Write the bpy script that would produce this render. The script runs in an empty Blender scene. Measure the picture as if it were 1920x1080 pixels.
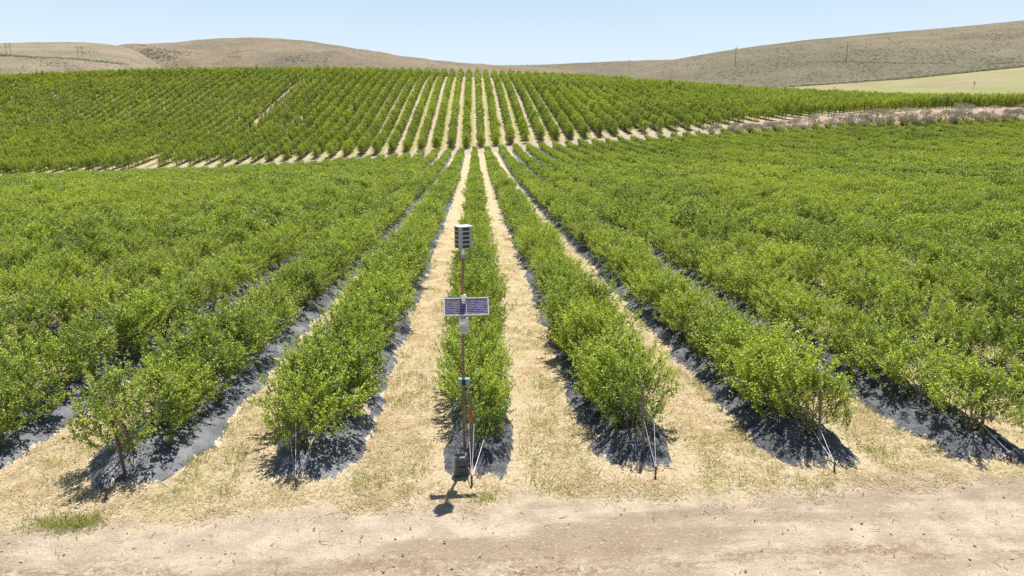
import bpy, math, numpy as np
from mathutils import Vector, Matrix, noise as mnoise

# ------------------------------------------------------------------ camera, sky, sun, exposure
sc = bpy.context.scene
COL = sc.collection
PITCH, YAW, FPX, CAMH = math.radians(12.2), math.radians(3.08), 1280.0, 5.7
cam_d = bpy.data.cameras.new('camera'); cam_d.lens = 24.0; cam_d.sensor_width = 36.0
cam_d.clip_start = 0.1; cam_d.clip_end = 9000
cam = bpy.data.objects.new('camera', cam_d); COL.objects.link(cam)
cam.location = (0, 0, CAMH)
cam.rotation_euler = (math.pi/2 - PITCH, 0, -YAW)
sc.camera = cam

SUN = Vector((0.34, 1.54, 4.10)).normalized()          # towards the sun
SUN_EL = math.asin(SUN.z); SUN_AZ = math.atan2(SUN.x, SUN.y)
w = bpy.data.worlds.new('World'); sc.world = w; w.use_nodes = True
nt = w.node_tree
sky = nt.nodes.new('ShaderNodeTexSky'); sky.sky_type = 'NISHITA'; sky.sun_disc = False
sky.sun_elevation = SUN_EL; sky.sun_rotation = SUN_AZ
sky.altitude = 300; sky.air_density = 1.0; sky.dust_density = 0.3; sky.ozone_density = 1.5
SKY_S = 0.075
nt.nodes['Background'].inputs[1].default_value = SKY_S
# thin bright veil of dusty air low over the horizon
tc = nt.nodes.new('ShaderNodeTexCoord'); sx = nt.nodes.new('ShaderNodeSeparateXYZ'); nt.links.new(tc.outputs['Generated'], sx.inputs[0])
def _mr(a, b, c, d):
    m = nt.nodes.new('ShaderNodeMapRange'); m.interpolation_type = 'SMOOTHSTEP'; nt.links.new(sx.outputs[2], m.inputs[0])
    for i, v in enumerate((a, b, c, d)): m.inputs[i+1].default_value = v
    return m.outputs[0]
veil = nt.nodes.new('ShaderNodeMix'); veil.data_type = 'RGBA'; nt.links.new(_mr(.09, .22, 0, 1), veil.inputs[0])
veil.inputs[6].default_value = (.470/SKY_S, .545/SKY_S, .60/SKY_S, 1); veil.inputs[7].default_value = (.355/SKY_S, .468/SKY_S, .585/SKY_S, 1)
vm = nt.nodes.new('ShaderNodeMix'); vm.data_type = 'RGBA'; nt.links.new(_mr(.20, .33, .88, 0), vm.inputs[0])
nt.links.new(sky.outputs[0], vm.inputs[6]); nt.links.new(veil.outputs[2], vm.inputs[7]); nt.links.new(vm.outputs[2], nt.nodes['Background'].inputs[0])
sun_d = bpy.data.lights.new('sun', 'SUN'); sun_d.energy = 5.0; sun_d.angle = math.radians(0.5)
sun_d.color = (1.0, 0.955, 0.89)
sun = bpy.data.objects.new('sun', sun_d); COL.objects.link(sun)
sun.rotation_euler = SUN.to_track_quat('Z', 'Y').to_euler(); sun.location = (20, 60, 160)
sc.view_settings.view_transform = 'Standard'; sc.view_settings.look = 'None'
sc.view_settings.exposure = 0.75; sc.view_settings.gamma = 1.0
sc.cycles.max_bounces = 6; sc.cycles.diffuse_bounces = 3; sc.cycles.transmission_bounces = 3
sc.cycles.use_denoising = False
try:
    sc.cycles.denoising_prefilter = 'ACCURATE'
except Exception: pass

RS = np.random.RandomState
# ------------------------------------------------------------------ helpers
def tag(o, label=None, cat=None, group=None, kind=None):
    if label: o['label'] = label
    if cat: o['category'] = cat
    if group: o['group'] = group
    if kind: o['kind'] = kind
    return o
def empty(name, loc=(0, 0, 0), rz=0.0):
    o = bpy.data.objects.new(name, None); COL.objects.link(o)
    o.location = loc; o.rotation_euler = (0, 0, rz); o.empty_display_size = 0.2
    return o
def mesh_np(name, v, f, mats=(), midx=None, smooth=False, attrs=None):
    """v (n,3); f list of (m,k) integer arrays or one"""
    me = bpy.data.meshes.new(name)
    v = np.asarray(v, dtype=np.float32)
    fs = f if isinstance(f, list) else [f]
    fs = [np.asarray(a, dtype=np.int32) for a in fs if len(a)]
    me.vertices.add(len(v)); me.vertices.foreach_set('co', v.ravel())
    nl = sum(a.size for a in fs); nf = sum(len(a) for a in fs)
    me.loops.add(nl); me.polygons.add(nf)
    me.loops.foreach_set('vertex_index', np.concatenate([a.ravel() for a in fs]))
    tot = np.concatenate([np.full(len(a), a.shape[1]) for a in fs])
    st = np.concatenate([[0], np.cumsum(tot)[:-1]])
    me.polygons.foreach_set('loop_start', st.astype(np.int32))
    for m in mats: me.materials.append(m)
    if midx is not None: me.polygons.foreach_set('material_index', np.asarray(midx, np.int32))
    me.polygons.foreach_set('use_smooth', np.full(nf, smooth))
    me.update(calc_edges=True)
    for k, a in (attrs or {}).items():
        at = me.attributes.new(k, 'FLOAT', 'POINT'); at.data.foreach_set('value', np.asarray(a, np.float32))
    me.validate()
    return me
def put(name, me, parent=None, loc=None):
    o = bpy.data.objects.new(name, me); COL.objects.link(o)
    if parent is not None: o.parent = parent
    if loc is not None: o.location = loc
    return o

class MB:
    """collects shapes for ONE mesh object"""
    def __init__(s): s.v = []; s.f = []; s.m = []; s.mats = []
    def mi(s, m):
        if m not in s.mats: s.mats.append(m)
        return s.mats.index(m)
    def add(s, v, f, m):
        b = len(s.v); s.v += [tuple(p) for p in v]; i = s.mi(m)
        for q in f: s.f.append([k + b for k in q]); s.m.append(i)
    def box(s, c, size, m, rot=None, taper=1.0, bev=0.0):
        x, y, z = [a/2 for a in size]; pts = []
        b = min(bev, x*.45, y*.45)
        for zz, k in ((-z, 1.0), (z, taper)):
            X, Y = x*k, y*k
            ring = [(-X+b, -Y), (X-b, -Y), (X, -Y+b), (X, Y-b), (X-b, Y), (-X+b, Y), (-X, Y-b), (-X, -Y+b)] if b > 0 else [(-X, -Y), (X, -Y), (X, Y), (-X, Y)]
            pts += [Vector((p[0], p[1], zz)) for p in ring]
        n = len(pts)//2
        if rot is not None: pts = [rot @ p for p in pts]
        c = Vector(c); pts = [p + c for p in pts]
        f = [list(range(n))[::-1], list(range(n, 2*n))] + [[i, (i+1) % n, n+(i+1) % n, n+i] for i in range(n)]
        s.add(pts, f, m)
    def tube(s, pts, r, m, n=8, cap=True):
        pts = [Vector(p) for p in pts]; rr = r if isinstance(r, (list, tuple)) else [r]*len(pts)
        V = []; F = []
        for i, p in enumerate(pts):
            d = (pts[min(i+1, len(pts)-1)] - pts[max(i-1, 0)]).normalized()
            a = d.cross(Vector((0, 0, 1)));  a = a if a.length > 1e-3 else Vector((1, 0, 0)); a.normalize(); b = d.cross(a)
            for k in range(n):
                t = 2*math.pi*k/n; V.append(p + (a*math.cos(t) + b*math.sin(t))*rr[i])
        for i in range(len(pts)-1):
            for k in range(n): F.append([i*n+k, i*n+(k+1) % n, (i+1)*n+(k+1) % n, (i+1)*n+k])
        if cap: F.append(list(range(n))); F.append([(len(pts)-1)*n+k for k in range(n)][::-1])
        s.add(V, F, m)
    def build(s, name, parent=None, smooth=False, loc=None, bevel=0):
        me = bpy.data.meshes.new(name); me.from_pydata([tuple(p) for p in s.v], [], s.f)
        for m in s.mats: me.materials.append(m)
        me.polygons.foreach_set('material_index', s.m); me.polygons.foreach_set('use_smooth', [smooth]*len(s.f)); me.update()
        o = put(name, me, parent, loc)
        if bevel:
            b = o.modifiers.new('b', 'BEVEL'); b.width = bevel; b.segments = 2; b.limit_method = 'ANGLE'
        return o

# ------------------------------------------------------------------ materials
def new_mat(name):
    m = bpy.data.materials.new(name); m.use_nodes = True
    return m, m.node_tree, m.node_tree.nodes['Principled BSDF']
class NG:
    def __init__(s, t): s.t = t
    def n(s, ty, **kw):
        x = s.t.nodes.new(ty)
        for k, v in kw.items(): setattr(x, k, v)
        return x
    def link(s, a, b): s.t.links.new(a, b)
    def inp(s, sock, v):
        if isinstance(v, bpy.types.NodeSocket): s.link(v, sock)
        elif v is not None:
            if isinstance(v, tuple) and len(v) == 3 and sock.type == 'RGBA': v = (*v, 1)
            sock.default_value = v
    def math(s, op, a, b=None, c=None, clamp=False):
        x = s.n('ShaderNodeMath', operation=op); x.use_clamp = clamp
        s.inp(x.inputs[0], a); s.inp(x.inputs[1], b); s.inp(x.inputs[2], c)
        return x.outputs[0]
    def mix(s, f, a, b, blend='MIX'):
        x = s.n('ShaderNodeMix', data_type='RGBA', blend_type=blend)
        s.inp(x.inputs[0], f); s.inp(x.inputs[6], a); s.inp(x.inputs[7], b)
        return x.outputs[2]
    def noise(s, vec, scale, detail=3, rough=.55, dist=0):
        x = s.n('ShaderNodeTexNoise'); s.inp(x.inputs['Vector'], vec)
        x.inputs['Scale'].default_value = scale; x.inputs['Detail'].default_value = detail
        x.inputs['Roughness'].default_value = rough; x.inputs['Distortion'].default_value = dist
        return x.outputs[0]
    def step(s, v, lo, hi):
        x = s.n('ShaderNodeMapRange', interpolation_type='SMOOTHSTEP'); s.inp(x.inputs[0], v)
        s.inp(x.inputs[1], lo); s.inp(x.inputs[2], hi); return x.outputs[0]
    def scalev(s, vec, sx, sy, sz):
        x = s.n('ShaderNodeMapping'); s.inp(x.inputs[0], vec); x.inputs[3].default_value = (sx, sy, sz); return x.outputs[0]
    def coord(s): return s.n('ShaderNodeTexCoord').outputs['Object']
    def pos(s): return s.n('ShaderNodeNewGeometry').outputs['Position']
    def bump(s, h, strength, dist):
        x = s.n('ShaderNodeBump'); s.inp(x.inputs['Height'], h); x.inputs['Strength'].default_value = strength
        x.inputs['Distance'].default_value = dist; return x.outputs[0]

def plain(name, col, rough=.6, metal=0, var=.12, scale=14, spec=.5, bump=0):
    m, t, p = new_mat(name); g = NG(t); c = g.coord()
    n1 = g.noise(c, scale, 4); f = g.step(n1, .3, .7)
    a = tuple(x*(1-var) for x in col); b = tuple(min(1, x*(1+var)) for x in col)
    g.link(g.mix(f, a, b), p.inputs['Base Color'])
    p.inputs['Roughness'].default_value = rough; p.inputs['Metallic'].default_value = metal
    p.inputs['Specular IOR Level'].default_value = spec
    if bump: g.link(g.bump(g.noise(c, scale*3, 3), bump, .01), p.inputs['Normal'])
    return m

def foliage(name, dark, light, brown, trans=.38, rough=.42, objvar=.5, brownamt=.10, gloss=.35, tint=(1.25, 1.35, .5)):
    m, t, p = new_mat(name); g = NG(t)
    geo = g.n('ShaderNodeNewGeometry'); oi = g.n('ShaderNodeObjectInfo')
    at = g.n('ShaderNodeAttribute', attribute_name='leaf_tone')  # tone per leaf: young shoot tips, plus painted light and shade in crowns
    r = geo.outputs['Random Per Island']; ob = oi.outputs['Random']
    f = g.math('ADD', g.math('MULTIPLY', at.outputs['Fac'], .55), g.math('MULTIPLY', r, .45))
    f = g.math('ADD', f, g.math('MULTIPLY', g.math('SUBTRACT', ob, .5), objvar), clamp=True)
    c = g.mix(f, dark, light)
    # slow variety over the ground (whole stretches of rows are a little yellower)
    big = g.noise(g.n('ShaderNodeNewGeometry').outputs['Position'], .045, 2)
    c = g.mix(g.math('MULTIPLY', g.step(big, .42, .68), .35), c, tuple(a*b for a, b in zip(light, (1.08, 1.0, .8))))
    br = g.math('GREATER_THAN', g.math('ADD', g.math('MULTIPLY', g.math('FRACT', g.math('MULTIPLY', r, 17.3)), .8), g.math('MULTIPLY', g.math('FRACT', g.math('MULTIPLY', ob, 7.7)), .2)), 1-brownamt)
    c = g.mix(g.math('MULTIPLY', br, .75), c, brown)
    g.link(c, p.inputs['Base Color']); p.inputs['Roughness'].default_value = rough
    p.inputs['Specular IOR Level'].default_value = gloss
    tr = g.n('ShaderNodeBsdfTranslucent'); g.link(g.mix(.5, c, g.mix(1.0, c, tint, 'MULTIPLY')), tr.inputs['Color'])
    mx = g.n('ShaderNodeMixShader'); mx.inputs[0].default_value = trans
    g.link(p.outputs[0], mx.inputs[1]); g.link(tr.outputs[0], mx.inputs[2])
    g.link(mx.outputs[0], t.nodes['Material Output'].inputs[0])
    return m

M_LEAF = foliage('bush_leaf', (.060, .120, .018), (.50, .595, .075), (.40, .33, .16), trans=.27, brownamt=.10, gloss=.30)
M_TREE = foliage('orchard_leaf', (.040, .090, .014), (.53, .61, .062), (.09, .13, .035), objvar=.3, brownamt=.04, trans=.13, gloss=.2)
M_SAGE = foliage('sage_leaf', (.23, .225, .155), (.40, .385, .28), (.28, .23, .19), trans=.2, gloss=.15, rough=.7, tint=(1, 1, 1))
M_STEM = plain('bush_stem', (.20, .14, .09), .8)
M_BARK = plain('bark', (.12, .095, .075), .9, scale=30)
M_STRAW = foliage('straw', (.58, .49, .315), (.84, .745, .53), (.50, .39, .23), trans=.35, tint=(1, .97, .9), rough=.75, gloss=.1, brownamt=.10)
M_WEED = foliage('weed', (.28, .31, .10), (.48, .47, .19), (.58, .50, .28), trans=.4, rough=.6, brownamt=.25)
M_TWIG = plain('twig', (.22, .15, .10), .9)
M_STONE = plain('stone', (.42, .36, .30), .9)
ROWS = 3.14; OROW = 3.7; OPH = 1.7
FY0, FY1, OY0 = 10.6, 163.0, 171.0

def ground_mat():
    m, t, p = new_mat('field_ground'); g = NG(t); c = g.pos()
    sep = g.n('ShaderNodeSeparateXYZ'); g.link(c, sep.inputs[0]); X, Y = sep.outputs[0], sep.outputs[1]
    n_big = g.noise(c, .35, 4); n_mid = g.noise(c, 1.7, 5, .6); n_fine = g.noise(c, 9, 6, .7); n_str = g.noise(g.scalev(c, 1, .45, 1), 34, 4, .7)
    n_vf = g.noise(c, 60, 3, .7)
    # dry cut grass between the beds
    straw = g.mix(g.step(n_str, .36, .64), (.32, .245, .14), (.58, .485, .315))
    straw = g.mix(g.math('MULTIPLY', g.step(n_mid, .40, .66), .55), straw, (.50, .415, .275))
    straw = g.mix(g.math('MULTIPLY', g.step(n_fine, .50, .66), .7), straw, (.33, .245, .155))
    gm = g.step(g.noise(g.scalev(c, 1, .35, 1), .9, 5, .65), .50, .68)
    straw = g.mix(g.math('MULTIPLY', g.math('MULTIPLY', gm, g.step(n_fine, .36, .58)), .75), straw, (.36, .32, .13))
    # bare dirt road
    dirt = g.mix(g.step(n_mid, .35, .68), (.37, .30, .22), (.51, .43, .32))
    nx = g.noise(g.scalev(c, .16, .8, 1), 1.1, 5, .6)
    dirt = g.mix(g.math('MULTIPLY', g.step(nx, .46, .60), .75), dirt, (.27, .20, .14))
    rut = g.math('MULTIPLY', g.step(g.math('ABSOLUTE', g.math('SUBTRACT', g.math('ADD', Y, g.math('MULTIPLY', g.math('SUBTRACT', n_big, .5), .8)), 8.35)), .42, .12), g.step(g.noise(g.scalev(c, .35, 1.2, 1), 2.2, 4, .6), .42, .60))
    dirt = g.mix(g.math('MULTIPLY', rut, g.step(n_fine, .38, .56)), dirt, (.26, .18, .12))
    dirt = g.mix(g.math('MULTIPLY', g.step(n_vf, .52, .66), .65), dirt, (.25, .195, .14))
    dirt = g.mix(g.math('MULTIPLY', g.step(g.noise(g.scalev(c, .8, 1.3, 1), 22, 4, .7), .56, .68), .7), dirt, (.62, .55, .42))
    edge = g.math('ADD', g.math('SUBTRACT', Y, g.math('MULTIPLY', X, .035)), g.math('ADD', g.math('MULTIPLY', g.math('SUBTRACT', n_big, .5), 1.8), g.math('ADD', g.math('MULTIPLY', g.math('SUBTRACT', n_mid, .5), 1.8), g.math('MULTIPLY', g.math('SUBTRACT', n_fine, .5), 1.6))))
    near = g.mix(g.step(edge, 9.6, 10.45), dirt, straw)
    # far track and orchard floor
    track = g.mix(g.step(n_mid, .35, .65), (.29, .24, .165), (.39, .33, .235))
    k = g.math('DIVIDE', g.math('SUBTRACT', X, OPH - OROW/2), OROW)
    par = g.math('GREATER_THAN', g.math('FRACT', g.math('MULTIPLY', k, .5)), .5)
    lane = g.mix(par, g.mix(n_big, (.33, .265, .185), (.45, .37, .26)), g.mix(n_mid, (.21, .23, .06), (.36, .34, .14)))
    fr = g.math('FRACT', g.math('ADD', k, .0))
    un = g.math('ABSOLUTE', g.math('SUBTRACT', fr, .5))
    orch = g.mix(g.step(un, .26, .16), lane, (.20, .15, .10))
    edge2 = g.math('ADD', Y, g.math('MULTIPLY', g.math('SUBTRACT', n_big, .5), 2.5))
    far = g.mix(g.step(edge2, 171.5, 174), track, orch)
    bank = g.math('MULTIPLY', g.step(X, 58, 75), g.math('MULTIPLY', g.step(Y, 160, 162), g.step(Y, 178, 176)))
    far = g.mix(bank, far, g.mix(g.step(n_mid, .4, .62), (.30, .21, .16), (.42, .32, .25)))
    far = g.mix(g.step(edge2, 325, 345), far, (.45, .38, .24))
    out = g.mix(g.step(edge2, 160.5, 162), near, far)
    g.link(out, p.inputs['Base Color']); p.inputs['Roughness'].default_value = .95; p.inputs['Specular IOR Level'].default_value = .15
    h = g.math('ADD', g.math('MULTIPLY', n_fine, .6), g.math('MULTIPLY', n_str, .4))
    g.link(g.bump(h, 1.0, .09), p.inputs['Normal'])
    return m
def hill_mat(name, tan1, tan2, sage, shrub, dens=.5, spk=.22, nbs=.006):
    m, t, p = new_mat(name); g = NG(t); c = g.pos()
    nb = g.noise(c, nbs, 4, .6); nm = g.noise(c, .03, 5, .6); nf = g.noise(c, spk, 4, .7); ns = g.noise(c, spk*2.6, 3, .7)
    col = g.mix(g.step(nm, .35, .65), tan1, tan2)
    col = g.mix(g.math('MULTIPLY', g.step(nb, .44, .62), .55), col, sage)
    th = g.math('SUBTRACT', .60, g.math('MULTIPLY', g.math('SUBTRACT', nb, .5), dens))
    s1 = g.step(nf, th, g.math('ADD', th, .05))
    col = g.mix(g.math('MULTIPLY', s1, .75), col, shrub)
    col = g.mix(g.math('MULTIPLY', g.step(ns, .50, .60), .50), col, shrub)
    g.link(col, p.inputs['Base Color']); p.inputs['Roughness'].default_value = 1; p.inputs['Specular IOR Level'].default_value = 0
    g.link(g.bump(nf, .6, 1.5), p.inputs['Normal'])
    return m
def fabric_mat():
    m, t, p = new_mat('weed_fabric'); g = NG(t); c = g.pos()
    n1 = g.noise(c, 3, 5, .6); n2 = g.noise(c, 14, 5, .7)
    col = g.mix(g.step(n1, .35, .65), (.070, .073, .081), (.125, .130, .142))
    col = g.mix(g.math('MULTIPLY', g.step(n1, .60, .75), .25), col, (.20, .18, .15))
    at = g.n('ShaderNodeAttribute', attribute_name='edge')
    e = g.step(g.math('ADD', at.outputs['Fac'], g.math('ADD', g.math('MULTIPLY', g.math('SUBTRACT', n2, .5), .35), g.math('MULTIPLY', g.math('SUBTRACT', n1, .5), .35))), .93, .97)
    col = g.mix(e, col, g.mix(g.step(n2, .4, .6), (.42, .33, .21), (.60, .50, .35)))
    g.link(col, p.inputs['Base Color']); g.link(g.math('ADD', g.math('MULTIPLY', e, .4), .55), p.inputs['Roughness']); g.link(g.math('SUBTRACT', .36, g.math('MULTIPLY', e, .34)), p.inputs['Specular IOR Level'])
    sp = g.n('ShaderNodeSeparateXYZ'); g.link(c, sp.inputs[0])
    hole = g.math('SQRT', g.math('ADD', g.math('POWER', g.math('DIVIDE', g.math('ADD', sp.outputs[0], 2.42), .17), 2), g.math('POWER', g.math('DIVIDE', g.math('SUBTRACT', sp.outputs[1], 13.6), .34), 2)))
    hm = g.step(g.math('ADD', hole, g.math('MULTIPLY', g.math('SUBTRACT', n2, .5), 1.6)), 1.05, .95)
    g.link(g.mix(hm, col, (.36, .27, .19)), p.inputs['Base Color'])
    h = g.math('ADD', g.noise(g.scalev(c, 1, .6, 1), 9, 5, .6, .6), g.math('MULTIPLY', n2, .3))
    h = g.math('MULTIPLY', h, g.math('ADD', .30, g.math('MULTIPLY', g.step(sp.outputs[0], -1.9, -.9), 1.2)))
    g.link(g.bump(h, .9, .09), p.inputs['Normal'])
    return m
M_GROUND = ground_mat(); M_FABRIC = fabric_mat()
M_HILLA = hill_mat('hill_dry_grass', (.22, .18, .125), (.275, .235, .16), (.175, .17, .125), (.095, .095, .075), .35)
M_HILLB = hill_mat('hill_brown', (.205, .16, .115), (.24, .20, .14), (.15, .14, .105), (.085, .08, .062), .35, .12)
M_HILLC = hill_mat('hill_sage', (.18, .153, .107), (.22, .188, .13), (.14, .138, .10), (.068, .068, .05), .4, .3)
M_MEAD = hill_mat('meadow_grass', (.235, .21, .115), (.285, .25, .155), (.23, .27, .095), (.25, .22, .13), .2, .12, .022)

# ------------------------------------------------------------------ terrain
def ray(x, y):
    u = (x-960)/FPX; v = (y-540)/FPX
    fh = math.cos(PITCH) - v*math.sin(PITCH); up = -math.sin(PITCH) - v*math.cos(PITCH)
    return np.array((fh*math.sin(YAW) + u*math.cos(YAW), fh*math.cos(YAW) - u*math.sin(YAW), up))
def at_depth(x, y, Y):
    r = ray(x, y); t = Y/r[1]; return np.array((r[0]*t, Y, CAMH + r[2]*t))
CX = [-250, 0, 250, 480, 640, 888, 1050, 1273, 1563, 1780, 1920, 2150]
TAB = {  # row distance -> where the ground of that row lies for each column
 163: [360, 343, 330, 322, 310, 287, 278, 263, 247, 241, 236, 228],
 171: [346, 331, 317, 306, 296, 280, 265, 246, 218, 204, 202, 200],
 200: [318, 302, 285, 272, 258, 230, 222, 214, 204, 199, 200, 199],
 240: [280, 262, 237, 219, 205, 183, 183, 189, 187, 198, 202, 201],
 280: [222, 203, 182, 168, 163, 156, 160, 168, 188, 203, 206, 205],
 320: [168, 153, 141, 138, 138, 143, 149, 168, 200, 215, 215, 215],
 360: [165, 157, 150, 149, 151, 158, 166, 185, 214, 226, 226, 226]}
AG = np.linspace(-1.3, 1.3, 105); YG = np.arange(0, 1000, 2.0)
_keys = [0, 45]; _rows = [np.zeros_like(AG), np.zeros_like(AG)]
_z = {}
for Yk, ys in TAB.items():
    P3 = np.array([at_depth(x, y, Yk) for x, y in zip(CX, ys)]); a = P3[:, 0]/Yk
    zz = np.interp(AG, a, P3[:, 2]); kern = np.hanning(9); kern /= kern.sum()
    _z[Yk] = np.convolve(np.pad(zz, 4, 'edge'), kern, 'valid')
for Yk in (60, 75, 90, 105, 120, 135, 150): _keys.append(Yk); _rows.append(_z[163]*((Yk-45)/118.0)**2)
for Yk in sorted(_z): _keys.append(Yk); _rows.append(_z[Yk])
_keys += [460, 1000]; _rows += [_z[360]-12, _z[360]*0-5]
_R = np.array(_rows); ZG = np.array([np.interp(YG, _keys, _R[:, i]) for i in range(len(AG))]).T
k5 = np.array([.1, .2, .4, .2, .1]); ZS = np.array([np.convolve(np.pad(ZG[:, i], 2, 'edge'), k5, 'valid') for i in range(len(AG))]).T
k9 = np.hanning(15); k9 /= k9.sum(); ZS2 = np.array([np.convolve(np.pad(ZG[:, i], 7, 'edge'), k9, 'valid') for i in range(len(AG))]).T
wgt = np.clip((YG-185)/25, 0, 1)[:, None]; ZS = ZS*(1-wgt) + ZS2*wgt
def ter(X, Y):
    X = np.asarray(X, float); Y = np.asarray(Y, float); Yc = np.clip(Y, 1, 990)
    a = np.clip(X/Yc, -1.299, 1.299); i = (a-AG[0])/(AG[1]-AG[0]); j = Yc/2.0
    i0 = np.clip(i.astype(int), 0, len(AG)-2); j0 = np.clip(j.astype(int), 0, len(YG)-2); fi = i-i0; fj = j-j0
    return (ZS[j0, i0]*(1-fi)*(1-fj) + ZS[j0, i0+1]*fi*(1-fj) + ZS[j0+1, i0]*(1-fi)*fj + ZS[j0+1, i0+1]*fi*fj)
def wob(X, Y, s=1.0):
    return s*(.5*np.sin(X*1.3+1.7*np.sin(Y*.7)) + .5*np.sin(Y*1.9+1.3*np.sin(X*.9+2)) + .35*np.sin(X*3.7+Y*2.9) + .3*np.sin(X*6.1-Y*5.3+np.sin(X*2.2)))

def build_ground():
    az = np.concatenate([np.radians(np.arange(-52, 58.01, .45)), np.radians(np.arange(62, 304, 6.0))])
    r = [.6]; 
    while r[-1] < 900: r.append(r[-1]*1.013 + .02)
    r = np.array(r); A, R = np.meshgrid(az, r)
    X = R*np.sin(A); Y = R*np.cos(A); Z = ter(X, Y) + wob(X, Y, .012)*np.clip(40/R, 0, 1)
    rs = RS(3); Z += (rs.rand(*Z.shape)-.5)*.022*np.clip(25/R, 0, 1)
    n, mm = A.shape; v = np.stack([X.ravel(), Y.ravel(), Z.ravel()], 1)
    I = np.arange(n-1)[:, None]*mm; J = np.arange(mm)[None]; J1 = (J+1) % mm
    f = np.stack([(I+J).ravel(), (I+J1).ravel(), (I+mm+J1).ravel(), (I+mm+J).ravel()], 1)
    v = np.vstack([v, [[0, 0, 0]]]); c = len(v)-1
    tri = np.stack([np.full(mm, c), (J1+0*J).ravel(), J.ravel()], 1)
    me = mesh_np('ground', v, [f, tri], [M_GROUND], smooth=True)
    tag(put('ground', me), 'straw covered ground and pale dirt road round the planted rows', kind='structure')
build_ground()

class Sheet:
    """a hillside: rows of (distance, function giving the height line) over a range of directions"""
    def __init__(s, x0, x1, rows, back=None, amp=0, seed=0, sub=14):
        s.x = np.arange(x0, x1+1, 10.0); s.rows = rows; P3 = []
        for k in range(len(rows)-1):
            (D0, f0), (D1, f1) = rows[k], rows[k+1]
            for j in range(sub):
                t = j/sub; P3.append((D0+(D1-D0)*t, f0, f1, t, k))
        P3.append((rows[-1][0], rows[-1][1], rows[-1][1], 0, len(rows)-1))
        G = []
        for (D, f0, f1, t, k) in P3:
            last = k >= len(rows)-2
            te = math.sin(t*math.pi/2) if last else t
            G.append([at_depth(x, f0(x)*(1-te) + f1(x)*te, D) for x in s.x])
        s.G = np.array(G); n = len(P3)
        for i in range(n):
            e = math.sin(math.pi*min(1, i/(n-1)))
            for j in range(len(s.x)):
                q = s.G[i, j]
                a = mnoise.fractal(Vector((q[0]*.004+seed, q[1]*.004, 1.7)), 1.0, 2.1, 4)
                b = mnoise.noise(Vector((q[0]*.03, q[1]*.03, seed+5.)))
                s.G[i, j, 2] += amp*e*a + .06*amp*b
        if back:
            L = s.G[-1]
            s.G = np.concatenate([s.G, [L + np.array([0, d, -z]) for d, z in back]])
    def build(s, name, mat, label):
        n, m, _ = s.G.shape; v = s.G.reshape(-1, 3)
        I = np.arange(n-1)[:, None]*m; J = np.arange(m-1)[None]
        f = np.stack([(I+J).ravel(), (I+J+1).ravel(), (I+m+J+1).ravel(), (I+m+J).ravel()], 1)
        return tag(put(name, mesh_np(name, v, f, [mat], smooth=True)), label, kind='structure')
    def hit(s, px, py):
        """the point of the sheet seen in direction (px,py)"""
        jf = np.clip((px-s.x[0])/10, 0, len(s.x)-1.001); j = int(jf); c = s.G[:, j]*(1-jf+j) + s.G[:, j+1]*(jf-j)
        fx, fy = math.sin(YAW), math.cos(YAW); dd = c[:, 0]*fx + c[:, 1]*fy; ll = c[:, 0]*fy - c[:, 1]*fx; h = c[:, 2]-CAMH
        zc = dd*math.cos(PITCH) - h*math.sin(PITCH); yc = -(h*math.cos(PITCH) + dd*math.sin(PITCH)); y = 540 + FPX*yc/zc
        for i in range(len(y)-1):
            if (y[i]-py)*(y[i+1]-py) <= 0 and y[i] != y[i+1]:
                t = (py-y[i])/(y[i+1]-y[i]); return c[i]*(1-t) + c[i+1]*t
        return c[np.argmin(abs(y-py))]
def L(*pts):
    xs = [p[0] for p in pts]; ys = [p[1] for p in pts]
    # smooth interpolation of a profile
    def f(x):
        return sum(wt*np.interp(x+dx, xs, ys) for dx, wt in ((-36, .15), (-18, .2), (0, .3), (18, .2), (36, .15)))
    return f
BK = [(60, 10), (200, 60), (500, 200)]
hillC = Sheet(820, 1460, [(1100, L((800, 230), (1500, 230))), (1750, L((800, 119), (930, 122), (1000, 122), (1090, 118), (1180, 114), (1280, 111), (1460, 100)))], BK, 10, 3)
hillC.build('far_hill', M_HILLC, 'low grey sage ridge in the dip between the two hills')
hillB = Sheet(200, 1080, [(750, L((0, 230), (1500, 230))), (1400, L((200, 96), (258, 87), (300, 83), (340, 78), (400, 72), (480, 69.5), (560, 74), (640, 86), (720, 101), (800, 112), (880, 119), (950, 123), (1080, 132)))], BK, 26, 11)
hillB.build('hill', M_HILLB, 'rounded brown hill rising behind the orchard crest')
hillA = Sheet(-520, 330, [(560, L((-600, 260), (400, 230))), (820, L((-600, 100), (0, 104), (150, 112), (250, 122), (330, 150))), (1080, L((-600, 96), (-200, 92), (0, 84), (60, 81), (150, 79), (190, 81), (230, 86), (260, 94), (300, 122), (330, 150)))], BK, 7, 21)
hillA.build('hill', M_HILLA, 'dry grass hill at the far end of the orchard with utility track')
mline = L((1000, 190), (1200, 183), (1400, 171), (1490, 163), (1600, 156), (1720, 147), (1800, 138), (1920, 126), (2100, 108), (2500, 75))
hillD = Sheet(1060, 2400, [(440, mline), (800, L((1080,175),(1130,155),(1200,126),(1240, 116), (1280, 108.5), (1340, 98), (1400, 89), (1500, 76), (1600, 67), (1700, 58), (1800, 50), (1920, 38), (2100, 22), (2400, 0)))], BK, 5, 31, sub=22)
hillD.build('hill', M_HILLC, 'sage speckled hill climbing behind the pale meadow')
mead = Sheet(1060, 2400, [(262, lambda x: 235.), (440, mline)], None, 1.5, 41)
mead.G[-1] = hillD.G[0]
mead.build('meadow', M_MEAD, 'pale yellow grass meadow between orchard and sage hill')

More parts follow.
